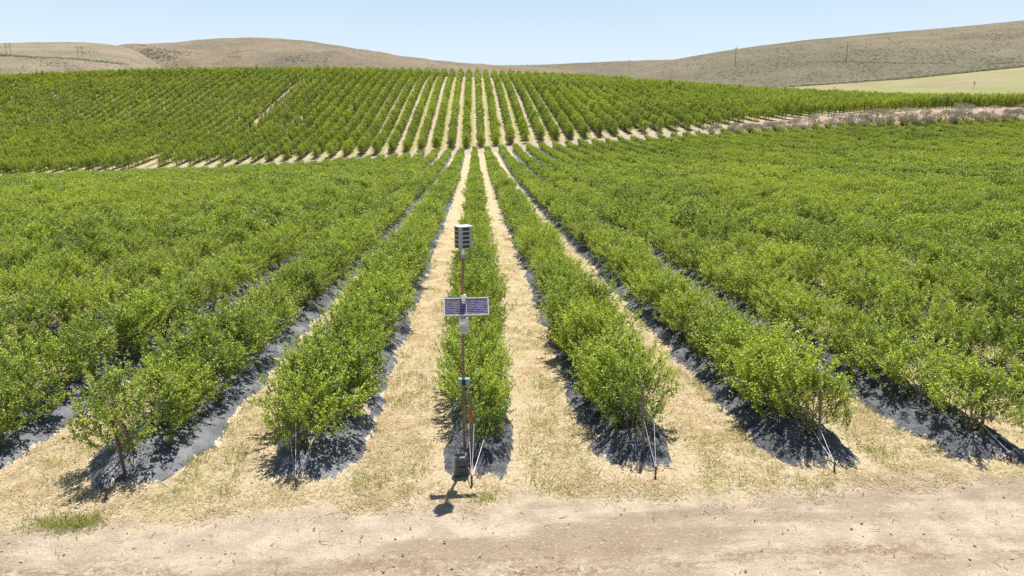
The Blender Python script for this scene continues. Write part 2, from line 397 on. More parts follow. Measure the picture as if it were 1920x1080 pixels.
# ------------------------------------------------------------------ scatter: one object of countless pieces
def scatter(name, srcs, pts, rot, scl, idx, label):
    coll = bpy.data.collections.new(name + '_kinds')
    for i, me in enumerate(srcs):
        o = bpy.data.objects.new('%s_kind_%02d' % (name, i), me); coll.objects.link(o)
    me = bpy.data.meshes.new(name); me.vertices.add(len(pts)); me.vertices.foreach_set('co', np.asarray(pts, np.float32).ravel())
    a = me.attributes.new('rot', 'FLOAT_VECTOR', 'POINT'); a.data.foreach_set('vector', np.asarray(rot, np.float32).ravel())
    a = me.attributes.new('scl', 'FLOAT_VECTOR', 'POINT'); a.data.foreach_set('vector', np.asarray(scl, np.float32).ravel())
    a = me.attributes.new('idx', 'INT', 'POINT'); a.data.foreach_set('value', np.asarray(idx, np.int32))
    o = put(name, me); ng = bpy.data.node_groups.new(name, 'GeometryNodeTree')
    ng.interface.new_socket('Geometry', in_out='INPUT', socket_type='NodeSocketGeometry')
    ng.interface.new_socket('Geometry', in_out='OUTPUT', socket_type='NodeSocketGeometry')
    N = ng.nodes; gi = N.new('NodeGroupInput'); go = N.new('NodeGroupOutput'); ip = N.new('GeometryNodeInstanceOnPoints')
    ci = N.new('GeometryNodeCollectionInfo'); ci.inputs[0].default_value = coll; ci.inputs[1].default_value = True; ci.inputs[2].default_value = True
    def na(k, ty):
        x = N.new('GeometryNodeInputNamedAttribute'); x.data_type = ty; x.inputs[0].default_value = k; return x.outputs[0]
    K = ng.links.new
    K(gi.outputs[0], ip.inputs['Points']); K(ci.outputs[0], ip.inputs['Instance']); ip.inputs['Pick Instance'].default_value = True
    K(na('idx', 'INT'), ip.inputs['Instance Index']); K(na('rot', 'FLOAT_VECTOR'), ip.inputs['Rotation']); K(na('scl', 'FLOAT_VECTOR'), ip.inputs['Scale'])
    K(ip.outputs[0], go.inputs[0]); md = o.modifiers.new('scatter', 'NODES'); md.node_group = ng
    return tag(o, label, kind='stuff')

# ------------------------------------------------------------------ plants
def leaf_set(P0, D, ln, wd, rs, up=.5, fold=.25):
    """leaf quads (two triangles) rooted at P0 pointing along D"""
    n = len(P0); D = D/np.linalg.norm(D, axis=1)[:, None]
    nr = rs.normal(size=(n, 3)); nr[:, 2] = np.abs(nr[:, 2])*1.0 + up*2
    S = np.cross(D, nr); S /= np.linalg.norm(S, axis=1)[:, None]+1e-6; Nn = np.cross(S, D)
    ln = ln*(.7+.6*rs.rand(n))[:, None]; w = wd*(.7+.6*rs.rand(n))[:, None]
    mid = P0 + D*ln*.5
    v = np.stack([P0, mid + S*w*.5 + Nn*w*fold*.5, P0 + D*ln - Nn*ln*.12, mid - S*w*.5 + Nn*w*fold*.5], 1).reshape(-1, 3)
    b = np.arange(n)[:, None]*4
    f = np.concatenate([b+[0, 1, 2], b+[0, 2, 3]])
    return v, f
def tubes_np(A, B, ra, rb, n=3):
    V = []; F = []
    for k, (a, b) in enumerate(zip(A, B)):
        d = b-a; d = d/(np.linalg.norm(d)+1e-9); s = np.cross(d, (0.3, .1, 1)); s /= np.linalg.norm(s)+1e-9; t = np.cross(d, s)
        base = len(V)
        for p, r in ((a, ra[k]), (b, rb[k])):
            for i in range(n):
                th = 2*math.pi*i/n; V.append(p + (s*math.cos(th)+t*math.sin(th))*r)
        for i in range(n): F.append([base+i, base+(i+1) % n, base+n+(i+1) % n, base+n+i])
    return np.array(V), np.array(F)
def make_bush(seed, nshoot, per, ln, wd, rad=(.88, .76), top=1.42, low=.30):
    rs = RS(seed); n = nshoot
    ph = rs.rand(n)*2*math.pi; cz = rs.rand(n)**.8*1.3-.42; cz = np.clip(cz, -.42, .98); sr = np.sqrt(1-cz**2)
    N = np.stack([sr*np.cos(ph), sr*np.sin(ph), cz], 1)
    nc = 24; pc_ = rs.rand(nc)*6.283; zc_ = np.clip(rs.rand(nc)**.8*1.3-.42, -.42, .98); CD = np.stack([np.sqrt(1-zc_**2)*np.cos(pc_), np.sqrt(1-zc_**2)*np.sin(pc_), zc_], 1)
    kc = rs.randint(nc, size=n); N = CD[kc] + rs.normal(size=(n, 3))*.21; N /= np.linalg.norm(N, axis=1)[:, None]
    cl_ = rs.rand(nc); lump = .84 + .28*cl_[kc] + .07*rs.normal(size=n)
    C = np.array([0, 0, top*.52]); hz = top*.5
    T = C + N*lump[:, None]*np.array([rad[0], rad[1], hz]); T[:, 2] = np.maximum(T[:, 2], low*(.6+.6*rs.rand(n)))
    d = N*np.array([.8, .8, .5]) + np.array([0, 0, .75]) + rs.normal(size=(n, 3))*.28; d /= np.linalg.norm(d, axis=1)[:, None]
    L0 = (.26 + .26*rs.rand(n)); T += d*(rs.rand(n)**4*.36)[:, None]
    S0 = T - d*L0[:, None]
    t = rs.rand(n, per); P0 = S0[:, None] + d[:, None]*(L0[:, None]*t)[:, :, None] + rs.normal(size=(n, per, 3))*.018
    out = rs.normal(size=(n, per, 3)); D = d[:, None]*.55 + out*.62; D[..., 2] += .08
    leaf_tone = np.repeat((t**1.5*.8 + .2*rs.rand(n)[:, None]).ravel(), 4)
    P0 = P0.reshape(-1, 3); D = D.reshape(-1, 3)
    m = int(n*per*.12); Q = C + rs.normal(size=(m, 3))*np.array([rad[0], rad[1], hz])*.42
    P0 = np.vstack([P0, Q]); D = np.vstack([D, rs.normal(size=(m, 3))]); leaf_tone = np.concatenate([leaf_tone, np.zeros(m*4)])  # inner leaves get the darkest tone: interior shade put into their colour
    P0[:, 2] = np.maximum(P0[:, 2], .16)
    v, f = leaf_set(P0, D, ln, wd, rs, .8)
    # canes
    nb = 14; a = rs.normal(size=(nb, 3)).clip(-1.6, 1.6)*.055; a[:, 2] = -.05; tgt = S0[rs.choice(n, nb)]; mid = a*.5 + tgt*.5; mid[:, :2] *= .65
    A = np.concatenate([a, mid, [[0, 0, -.12]]]); B = np.concatenate([mid, tgt, [[0, 0, .02]]]); ra = np.concatenate([np.full(nb, .017), np.full(nb, .011), [.16]]); rb = np.concatenate([np.full(nb, .011), np.full(nb, .005), [.12]])
    k = rs.choice(n, min(n, 70), False); A = np.concatenate([A, S0[k]]); B = np.concatenate([B, T[k]]); ra = np.concatenate([ra, np.full(len(k), .005)]); rb = np.concatenate([rb, np.full(len(k), .003)])
    sv, sf = tubes_np(A, B, ra, rb)
    return v, f, leaf_tone, sv, sf
def combined(name, b, mats):
    v, f, leaf_tone, sv, sf = b
    return mesh_np(name, np.vstack([v, sv]), [f, sf+len(v)], mats, np.concatenate([np.zeros(len(f)), np.ones(len(sf))]), attrs={'leaf_tone': np.concatenate([leaf_tone, np.zeros(len(sv))])})
near = [make_bush(100+i, 165, 30, .056, .031) for i in range(8)]
near_m = [(mesh_np('foliage', b[0], b[1], [M_LEAF], attrs={'leaf_tone': b[2]}), mesh_np('stems', b[3], b[4], [M_STEM])) for b in near]
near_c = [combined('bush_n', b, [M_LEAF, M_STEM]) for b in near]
mid_c = [combined('bush_m', make_bush(200+i, 110, 17, .090, .050), [M_LEAF, M_STEM]) for i in range(5)]
far_c = [combined('bush_f', make_bush(300+i, 70, 11, .15, .085), [M_LEAF, M_STEM]) for i in range(5)]

rs = RS(7)
def visible(X, Y, m=1.12):
    D = X*math.sin(YAW)+Y*math.cos(YAW); Lt = X*math.cos(YAW)-Y*math.sin(YAW)
    return abs(Lt) < D*.75*m + 2.5
ORD = ['', 'first', 'second', 'third', 'fourth', 'fifth', 'sixth', 'seventh', 'eighth', 'ninth', 'tenth', 'eleventh', 'twelfth', 'thirteenth', 'fourteenth', 'fifteenth', 'sixteenth', 'seventeenth', 'eighteenth', 'nineteenth', 'twentieth'] + ['twenty-'+k for k in ('first', 'second', 'third', 'fourth', 'fifth', 'sixth', 'seventh', 'eighth', 'ninth')] + ['thirtieth'] + ['thirty-'+k for k in ('first', 'second', 'third', 'fourth', 'fifth', 'sixth', 'seventh', 'eighth', 'ninth')] + ['fortieth'] + ['forty-'+k for k in ('first', 'second', 'third', 'fourth', 'fifth', 'sixth', 'seventh', 'eighth', 'ninth')] + ['fiftieth'] + ['fifty-'+k for k in ('first', 'second', 'third', 'fourth', 'fifth', 'sixth', 'seventh', 'eighth', 'ninth')]
def rowname(i, what='row'):
    if i == 0: return 'the %s behind the instrument pole' % what
    k = abs(i); return 'the %s %s %s of the instrument pole' % (ORD[k] if k < len(ORD) else 'far', what, 'left' if i < 0 else 'right')
ROW_X = {-2: -6.12, -1: -3.12, 0: .02, 1: 3.0, 2: 6.32, 3: 9.52}
def rowx(i): return ROW_X[i] if i in ROW_X else (9.52+(i-3)*ROWS if i > 3 else -6.12+(i+2)*ROWS)
NR = range(-56, 62)
B = []
for i in NR:
    x = rowx(i); y = 11.75 + (.25 if i == 1 else 0) + rs.rand()*.25; n = 0
    while y < FY1+2.6:
        if visible(x, y): B.append((x + rs.normal()*.07, y, i, n))
        n += 1; y += .82*(.88+.24*rs.rand())
B = np.array(B); dist = np.hypot(B[:, 0], B[:, 1]); inframe = np.array([visible(b[0], b[1], 1.0) for b in B])
order = np.argsort(np.where(inframe, dist, dist+500)); near_set = set(order[:300].tolist())
gaps = rs.rand(len(B)) < .03
P_, R_, S_, I_ = [], [], [], []
ZB = ter(B[:, 0], B[:, 1])
for k, (x, y, i, n) in enumerate(B):
    i = int(i); n = int(n); z = ZB[k] + .12; d = dist[k]
    s = (.84 + .27*rs.rand()) * (1 + .07*math.sin(y*.35+i*1.7) + .05*math.sin(y*.11+i)); ws = 1.0 + (.13 if abs(i) > 1 else .12)*min(1, max(0, (y-13)/14)); fe = min(1, max(0, (y-88)/45)); ws *= 1-.32*fe; s *= 1-.08*fe
    if i == 0: s *= .93; ws = .88*ws
    if n == 0: ws *= .84
    if i == 0 and n < 2: s *= .85
    if gaps[k] and n > 2: s *= .7
    rz = rs.choice([0, math.pi]) + rs.normal()*.35; sc3 = (s*ws, s*1.0, s*(.94+.12*rs.rand())); rt = (rs.normal()*.05, rs.normal()*.05, rz)
    if k in near_set:
        v = int(rs.randint(8)); e = empty('blueberry_bush', (x, y, z)); e.rotation_euler = rt; e.scale = sc3
        f = put('foliage', near_m[v][0], e); st = put('stems', near_m[v][1], e)
        if n == 0: lab = 'leafy blueberry bush at the near end of ' + rowname(i)
        else: lab = '%s blueberry bush from the near end of %s' % (ORD[n+1], rowname(i))
        tag(e, lab, 'bush', 'blueberry bushes standing in the planted rows')
    else:
        v = rs.randint(8) if d < 38 else (8+rs.randint(5) if d < 80 else 13+rs.randint(5))
        P_.append((x, y, z)); R_.append(rt); S_.append(sc3); I_.append(v)
scatter('blueberry_bushes', near_c+mid_c+far_c, P_, R_, S_, I_, 'mass of green blueberry bushes filling the farther field rows')

# beds under dark fabric, one strip per row
def fabric_strip(i):
    x0 = rowx(i); hw = {0: (.68, .66), -1: (.72, 1.05), -2: (.95, 1.08), 1: (.92, .66), 2: (1.05, .75), 3: (1.1, .8)}.get(i, (.98, .90))
    ys = [10.95 + {0: -.1, 1: .1}.get(i, 0)]
    while ys[-1] < FY1-2.2: ys.append(ys[-1] + (.09 if ys[-1] < 22 and abs(i) < 8 else .01*ys[-1] if abs(i) < 10 else .022*ys[-1]))
    ys = np.array(ys); ys = ys[[visible(x0, y) for y in ys]]
    if len(ys) < 3: return
    nx = 19 if abs(i) < 8 else 9; u = np.linspace(-1, 1, nx); U, Yv = np.meshgrid(u, ys)
    r = RS(900+i); ragL = 1+.10*np.interp(ys, np.linspace(5, 165, 260), r.normal(size=260)); ragR = 1+.08*np.interp(ys, np.linspace(5, 165, 260), r.normal(size=260))
    endt = np.clip((ys-ys[0])/1.15, 0, 1)**.9 if ys[0] < 13 else np.ones_like(ys)
    W = np.where(U < 0, hw[0]*ragL[:, None], hw[1]*ragR[:, None])*(.72+.28*endt[:, None])
    jit = np.interp(u*5, np.linspace(-5, 5, 15), r.normal(size=15)*.12); Yv = Yv + jit[None]*np.clip(1.5-(ys-ys[0])[:, None], 0, 1)
    X = x0 + U*W; h = .30*(1-np.abs(U)**1.7)*(.04+.96*endt[:, None])
    near_f = np.clip(30/Yv, 0, 1)
    wr2 = np.array([[mnoise.fractal(Vector((xx*8, yy*7, i*5.3)), 1, 2, 3) for xx in row] for row, yy in zip(X, ys)]) if abs(i) < 8 else 0
    wr = np.array([[mnoise.fractal(Vector((xx*2.6, yy*2.8, i*3.1)), 1, 2, 5) for xx in row] for row, yy in zip(X, ys)]) if abs(i) < 8 else r.normal(size=X.shape)*.3
    crum = {1: .17, 2: .17, 3: .17, 0: .16}.get(i, .045 if i < 0 else .16)
    h = h + wr2*(.02 if i < 0 else .07)*near_f*(1-np.abs(U)**6)*(.3+.7*endt[:, None])
    h = h + wr*crum*.8*near_f*(1-np.abs(U)**6)*(.25+.75*endt[:, None])
    Z = ter(X, Yv) + np.maximum(h, .0) + .014 + .03*(1-np.abs(U)) 
    Z = np.where(np.abs(U) > .999, ter(X, Yv)-.03, Z)
    n, m = X.shape; v = np.stack([X.ravel(), Yv.ravel(), Z.ravel()], 1); v[:m, 2] -= .05
    I = np.arange(n-1)[:, None]*m; J = np.arange(m-1)[None]
    f = np.stack([(I+J).ravel(), (I+J+1).ravel(), (I+m+J+1).ravel(), (I+m+J).ravel()], 1)
    o = put('fabric_strip', mesh_np('fabric_strip', v, f, [M_FABRIC], smooth=True, attrs={'edge': np.maximum(np.abs(U), np.clip(1.02-(ys-ys[0])[:, None]*1.1, 0, 1) if ys[0] < 13 else 0).ravel()}))
    if abs(i) < 60: lab = 'dark crumpled weed fabric covering the bed of ' + rowname(i)
    else: lab = 'dark weed fabric on a bed more than forty rows %s of the instrument pole' % ('left' if i < 0 else 'right')
    tag(o, lab, 'ground fabric', 'weed fabric strips under the bush rows')
for i in NR: fabric_strip(i)

# orchard
def make_tree(seed, n=420, ln=.24, wd=.13):
    rs = RS(seed); nb = 16; C = []
    for k in range(nb):
        a = rs.rand()*6.28; z = .55 + 2.1*rs.rand(); r = (1.0 - abs(z-1.3)/2.2)*(.40+.5*rs.rand()); C.append((r*math.cos(a)*1.0, r*math.sin(a)*1.0, z, .30+.22*rs.rand()))
    C.append((0, 0, 2.85, .28)); C.append((0, 0, 1.9, .5)); C = np.array(C); k = rs.randint(len(C), size=n)
    d = rs.normal(size=(n, 3)); d /= np.linalg.norm(d, axis=1)[:, None]
    P0 = C[k, :3] + d*C[k, 3:4]*(.6+.5*rs.rand(n))[:, None]; P0[:, 2] = np.maximum(P0[:, 2], .22)
    D = d*.7 + rs.normal(size=(n, 3))*.5; v, f = leaf_set(P0, D, ln, wd, rs, .5)
    leaf_tone = np.repeat(np.clip((P0[:, 2]-1.6)/1.2, 0, 1)*.35+.65*rs.rand(n), 4)  # sunlit crown top painted in: leaf colour lightens with height
    A = [np.array((0, 0, -.2))]; Bq = [np.array((.03, .02, 1.1))]; ra = [.06]; rb = [.045]
    for q in C[::2]: A.append(np.array((.02, .01, .7+.3*rs.rand()))); Bq.append(q[:3]); ra.append(.03); rb.append(.012)
    sv, sf = tubes_np(A, Bq, ra, rb, 5)
    return v, f, leaf_tone, sv, sf
tnear = [make_tree(500+i, 1100, .17, .10) for i in range(5)]
tn_m = [(mesh_np('crown', b[0], b[1], [M_TREE], attrs={'leaf_tone': b[2]}), mesh_np('trunk', b[3], b[4], [M_BARK])) for b in tnear]
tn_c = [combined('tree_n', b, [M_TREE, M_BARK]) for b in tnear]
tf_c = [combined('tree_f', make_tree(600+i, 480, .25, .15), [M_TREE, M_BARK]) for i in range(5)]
T = []
rs = RS(11)
for i in range(-75, 62):
    x = OPH + i*OROW; y = (171.6 if i > -22 else 167.8) + rs.rand()*.8 + (3.5 if x > 62 else 0); n = 0
    while y < 345:
        lane = (i == -22 and y < 184)
        if visible(x, y, 1.05) and not lane and not (rs.rand() < .02): T.append((x+rs.normal()*.07, y, i, n))
        n += 1; y += 1.70*(.88+.24*rs.rand())
T = np.array(T); ZT = ter(T[:, 0], T[:, 1])
inf = np.array([visible(t[0], t[1], 1.0) for t in T]); dT = np.where(inf, T[:, 1] + abs(T[:, 0])*.05, 9999); so = set(np.argsort(dT)[:300].tolist())
P_, R_, S_, I_ = [], [], [], []
for k, (x, y, i, n) in enumerate(T):
    i = int(i); n = int(n); s = .92+.20*rs.rand()
    if rs.rand() < .012: s *= 1.3
    rt = (0, 0, rs.choice([0, math.pi])+rs.normal()*.25); s *= 1.12 if i < -22 and n < 3 else 1.0; thin = i == -19 and 224 < y < 294; x += 1.0 if thin else 0; s3 = (s*(.30 if thin else (.80 if abs(i) > 14 else .92)+.40*rs.rand())*(.84 if i < -14 else 1), s*.95, s*(.96+.20*rs.rand()))
    if k in so:
        v = rs.randint(5); e = empty('orchard_tree', (x, y, ZT[k])); e.rotation_euler = rt; e.scale = s3
        put('crown', tn_m[v][0], e); put('trunk', tn_m[v][1], e)
        rn = 'the orchard row in line with the instrument pole' if i == 0 else 'the %s orchard row %s of the instrument pole' % (ORD[abs(i)], 'left' if i < 0 else 'right') if abs(i) <= 40 else None
        wh = 'end tree' if n == 0 else ORD[n+1] + ' tree' if n+1 < len(ORD) else 'tree'
        if rn: lab = '%s beside the track in %s' % (wh, rn)
        else: lab = 'small leafy %s from the track in an outer %s orchard row' % (wh, 'left' if i < 0 else 'right')
        tag(e, lab, 'tree', 'orchard trees nearest the dirt track')
    else:
        P_.append((x, y, ZT[k])); R_.append(rt); S_.append(s3); I_.append(rs.randint(5) if y < 195 else 5+rs.randint(5))
scatter('orchard_trees', tn_c+tf_c, P_, R_, S_, I_, 'mass of small green orchard trees in rows climbing the slope')

# sagebrush on the bank and over the hills
def make_sage(seed, n=420, ln=.16):
    rs = RS(seed); C = np.stack([rs.normal(size=9)*.45, rs.normal(size=9)*.45, 40*.01+.6*rs.rand(9), .3+.2*rs.rand(9)], 1)
    k = rs.randint(9, size=n); d = rs.normal(size=(n, 3)); d /= np.linalg.norm(d, axis=1)[:, None]; d[:, 2] = np.abs(d[:, 2])*.9-.1
    P0 = C[k, :3] + d*C[k, 3:4]; P0[:, 2] = np.maximum(P0[:, 2], .05)
    v, f = leaf_set(P0, d+[0, 0, .6]+rs.normal(size=(n, 3))*.3, ln, ln*.5, rs, .3)
    leaf_tone = np.repeat(np.clip(P0[:, 2], 0, 1), 4)  # leaf colour gets lighter with height
    sv, sf = tubes_np([np.array((0, 0, -.1))]*6, [c[:3] for c in C[:6]], [.03]*6, [.012]*6, 4)
    return v, f, leaf_tone, sv, sf
sg = [make_sage(700+i) for i in range(4)]
sg_m = [combined('sagebrush', b, [M_SAGE, M_BARK]) for b in sg]
sg_p = [(mesh_np('foliage', b[0], b[1], [M_SAGE], attrs={'leaf_tone': b[2]}), mesh_np('stems', b[3], b[4], [M_BARK])) for b in sg]
rs = RS(21); SG = []
for X0 in np.arange(56, 146, 2.0):
    for Yr in (163.8, 166.4, 168.8):
        if rs.rand() < (.30 if Yr < 165 else .22): continue
        if Yr > 168 and (X0 < 78 or rs.rand() < .4): continue
        x = X0 + rs.normal()*.6; y = Yr + rs.normal()*.6; s = (.85+.8*rs.rand())*(1.05 if x < 95 else 1.1)
        o = empty('sagebrush', (x, y, float(ter(x, y)))); sv_ = sg_p[rs.randint(4)]; put('foliage', sv_[0], o); put('stems', sv_[1], o); o.rotation_euler = (0, 0, rs.rand()*6); o.scale = (s*1.15, s*1.15, s*1.15)
        SG.append(o)
SG.sort(key=lambda o: o.location.x)
for q, o in enumerate(SG):
    n_ = len(SG)-q
    if q < 40: seg = '%s grey green sagebrush from the low left end of the dirt bank' % ORD[q+1]
    elif n_ <= 40: seg = '%s grey sagebrush from the far right end of the pink dirt bank' % ORD[n_]
    else: seg = 'grey sagebrush in the middle stretch of the pink dirt bank'
    tag(o, seg, 'sagebrush', 'sagebrush growing along the dirt bank')
P_, R_, S_, I_ = [], [], [], []
def scrub(sheet, px, py, s):
    q = sheet.hit(px, py); P_.append(q); R_.append((0, 0, rs.rand()*6)); S_.append((s*.8, s*.8, s*.36)); I_.append(rs.randint(4))
for _ in range(5200):
    px = 1240+rs.rand()*720; top = np.interp(px, [1240, 1400, 1600, 1920], [113, 90, 68, 40]); bot = mline(px); py = top+2+(bot-top-2)*rs.rand()
    cl = mnoise.noise(Vector((px*.012, py*.05, 3)))+mnoise.noise(Vector((px*.04, py*.16, 9)))*.7
    if cl+rs.rand()*.9 < .45: continue
    scrub(hillD, px, py, .5+rs.rand()*1.0)
def shrubline(sheet, pts, n, s, jit=.8):
    xs = [p[0] for p in pts]; ys = [p[1] for p in pts]
    for _ in range(n):
        px = xs[0]+(xs[-1]-xs[0])*rs.rand(); scrub(sheet, px, np.interp(px, xs, ys)+rs.normal()*jit, s*(.6+.8*rs.rand()))
shrubline(hillD, [(1480, 163.3), (1600, 154.5), (1720, 145.5), (1800, 136.5), (1920, 124.5), (1960, 121)], 900, 1.1, .7)
shrubline(hillD, [(1510, 117), (1560, 115.5), (1600, 116), (1680, 118), (1780, 120)], 190, .8, .5)
shrubline(hillD, [(1840, 121), (1880, 119), (1930, 116)], 60, .8, .5)
shrubline(hillA, [(-60, 100), (0, 103), (60, 107), (150, 111.5), (200, 117), (240, 121)], 420, 1.5, .6)
for (cx, cy, sx, sy, n) in ((285, 97, 14, 5, 100), (310, 108, 20, 6, 150), (330, 98, 14, 3, 80), (440, 107, 14, 3, 40), (560, 110, 14, 3, 40), (1190, 117, 60, 3, 160), (1080, 122, 70, 2, 120)):
    for _ in range(n): scrub(hillB if cx < 900 else hillC, cx+rs.normal()*sx, cy+rs.normal()*sy, 1.4+rs.rand())
for _ in range(1500):
    px = rs.rand()*300-20; py = 96+rs.rand()*40
    if mnoise.noise(Vector((px*.02, py*.08, 1)))+rs.rand()*.6 > .35: scrub(hillA, px, py, .7+rs.rand()*.6)
for _ in range(2600):
    px = 290+rs.rand()*620; py = 84+rs.rand()*50
    if mnoise.noise(Vector((px*.02, py*.08, 1)))+rs.rand()*.5 > .40: scrub(hillB, px, py, .8+rs.rand()*.8)
scatter('hillside_scrub', sg_m, P_, R_, S_, I_, 'grey scrub dotted over the dry hills')

# dry grass, weeds, twigs, stones
def tuft(seed, n, ln, wd, up, spread, mat, name):
    rs = RS(seed); P0 = np.stack([rs.normal(size=n)*spread, rs.normal(size=n)*spread, np.full(n, .0)+rs.rand(n)*.015], 1)
    D = rs.normal(size=(n, 3)); D[:, 2] = np.abs(D[:, 2])*up + .05; v, f = leaf_set(P0, D, ln, wd, rs, .5)
    return mesh_np(name, v, f, [mat], attrs={'leaf_tone': np.repeat(rs.rand(n), 4)})
def inlane(n, y0, y1, half, rs, p=1.0):
    y = y0 + (y1-y0)*rs.rand(n)**p; x = (rs.rand(n)*2-1)*(y*.82+2.5) + y*.054
    return x, y
def nearest_row(x):
    xs = np.array([rowx(i) for i in NR]); return np.abs(x[:, None]-xs[None]).min(1)
rs = RS(31)
x, y = inlane(30000, 8.6, 46, 1, rs, 1.35); d = nearest_row(x); nz = np.array([mnoise.fractal(Vector((a*.5, b*.5, 0)), 1, 2, 4) for a, b in zip(x, y)])
keep = ((d > .95) | (y < 10.7)) & (nz + (y-8.6)*.45 + rs.rand(len(x))*.6 > .55) & (y > 9.95+.035*x + nz*.8) & (rs.rand(len(x)) < .72); x, y = x[keep], y[keep]; n = len(x)
s = .55+.7*rs.rand(n)
scatter('dry_grass', [tuft(i, 26, .11, .010, .35, .10, M_STRAW, 'dry_tuft') for i in range(5)], np.stack([x, y, ter(x, y)+.0], 1),
        np.stack([0*x, 0*x, rs.rand(n)*6.28], 1), np.stack([s, s, s*.9], 1), rs.randint(5, size=n), 'short dry straw coloured grass between the beds and on the headland')
x, y = inlane(16000, 8.8, 50, 1, rs, 1.3); d = nearest_row(x); nz = np.array([mnoise.noise(Vector((a*.9, b*.45, 4)))+.5*mnoise.noise(Vector((a*3, b*2, 8))) for a, b in zip(x, y)])
keep = ((d > .98)) & (y > 10.2) & (nz + .35*(np.abs(d-1.1) < .2) + rs.rand(len(x))*.3 > .40)
x, y = x[keep], y[keep]
ex = rs.rand(260); xs_ = np.concatenate([x, -6.2+rs.normal(size=50)*.30, .12+rs.normal(size=9)*.10, 1.05+rs.normal(size=8)*.1, 4.6+rs.normal(size=22)*.7, 8.2+rs.normal(size=22)*.7])
ys_ = np.concatenate([y, 9.72+rs.normal(size=50)*.07, 10.15+rs.normal(size=9)*.06, 11.4+rs.normal(size=8)*.4, 10.3+rs.normal(size=22)*.15, 11.5+rs.normal(size=22)*.1])
x, y = xs_, ys_; n = len(x); s = .6+.8*rs.rand(n)
scatter('weeds', [tuft(50+i, 16, .12, .008, 1.5, .09, M_WEED, 'weed_tuft') for i in range(4)], np.stack([x, y, ter(x, y)], 1),
        np.stack([0*x, 0*x, rs.rand(n)*6.28], 1), np.stack([s, s, s], 1), rs.randint(4, size=n), 'thin yellow green weeds along the fabric edges')
def pebble(seed):
    rs = RS(seed); import bmesh
    bm = bmesh.new(); bmesh.ops.create_icosphere(bm, subdivisions=1, radius=.02)
    for v in bm.verts: v.co = Vector((v.co.x*1.4, v.co.y, v.co.z*.6))*(.8+.4*rs.rand())
    me = bpy.data.meshes.new('pebble'); bm.to_mesh(me); bm.free(); me.materials.append(M_STONE if seed % 2 else M_TWIG); return me
def twig(seed):
    rs = RS(seed); p = [np.array((0, 0, .01))]
    for _ in range(3): p.append(p[-1]+np.array((.05, rs.normal()*.015, rs.rand()*.006)))
    v, f = tubes_np(p[:-1], p[1:], [.006, .005, .004], [.005, .004, .002], 4); return mesh_np('twig', v, f, [M_TWIG if seed % 3 else M_STRAW])
x, y = inlane(5200, 6.4, 13, 1, rs, 1.0); n = len(x); s = .18+rs.rand(n)**4*.95
scatter('ground_litter', [pebble(i) for i in range(4)]+[twig(i) for i in range(5)], np.stack([x, y, ter(x, y)+.012], 1),
        np.stack([0*x, 0*x, rs.rand(n)*6.28], 1), np.stack([s, s, s], 1), rs.randint(9, size=n), 'scattered twigs and small stones on the dirt')

# ------------------------------------------------------------------ end posts and anchors
M_RUST = plain('rusty_steel', (.12, .075, .055), .75, .2, .35, 25, bump=.4)
M_WOOD = plain('grey_wood', (.17, .14, .115), .85, 0, .3, 30, bump=.5)
M_WIRE = plain('pale_wire', (.62, .61, .63), .4, .2)
M_RED = plain('red_tape', (.55, .05, .05), .5)
M_ORANGE = plain('orange_twine', (.60, .22, .06), .7)
def post(i, base, top, r, mat, anchor, wires, label, alabel, ribbon=False):
    base = Vector(base); top = Vector(top); an = Vector(anchor)
    e = tag(empty('end_post', base), label, 'end post', 'posts at the near ends of the bush rows')
    m = MB(); d = top-base; m.tube([(0, 0, -.3), d*.5, d], [r*.86, r*.8, r*.76], mat, 8); m.build('post', e, True)
    for (t, off, u) in wires:
        a = d*t + Vector((off[0], off[1], 0)); b = an - base + Vector((0, 0, u))
        mm = MB(); mm.tube([a, (a+b)/2 + Vector((0, 0, -.01)), b], .0048, M_WIRE, 6); mm.build('guy_wire', e)
    if ribbon:
        rb = MB(); rb.box(d*.66+Vector((.005, -.045, 0)), (.03, .012, .2), M_RED, Matrix.Rotation(.25, 3, 'Y')); tag(rb.build('ribbon', e), 'red ribbon tied to the post')
    s = MB(); s.tube([(0, 0, -.15), (.0, .01, .10), (.0, .012, .20)], [.017, .017, .015], M_RUST, 8); s.tube([(0, -.014, .165), (0, .03, .165)], .022, M_RUST, 8)
    tag(s.build('anchor_stake', None, True, an), alabel, 'stake', 'anchor stakes in front of the end posts')
ZB0 = .10
post(-2, (-6.02, 11.10, ZB0), (-6.14, 11.10, 1.10), .036, M_RUST, (-6.02, 10.42, 0), [(.55, (0, 0), .16)],
     'rusty leaning end post of the second row left of the instrument pole', 'rusty anchor stake before the second row left of the instrument pole')
post(-1, (-3.23, 11.6, ZB0), (-3.20, 11.6, 1.25), .033, M_RUST, (-3.05, 10.65, 0), [(.75, (-.02, 0), .16), (.35, (.28, .15), .16), (.25, (-.17, .1), .16)],
     'tall rusty end post of the first row left of the instrument pole', 'anchor stake with wires in a V, first row left of instrument pole')
post(0, (-.10, 11.25, ZB0), (-.12, 11.25, 1.42), .034, M_WOOD, (-.11, 10.56, 0), [(.55, (-.05, 0), .16), (.55, (.05, 0), .16), (.30, (.22, .1), .16), (.12, (-.14, 0), .16)],
     'grey wooden end post with red ribbon just beside the instrument pole', 'thin anchor stake beside the black battery case', True)
post(1, (3.03, 11.42, ZB0), (2.95, 11.42, 1.42), .040, M_WOOD, (3.06, 10.69, 0), [(.55, (0, 0), .16), (.62, (.22, .1), .16)],
     'thick grey end post of the first row right of the instrument pole', 'anchor stake beside orange twine, first row right of the instrument pole')
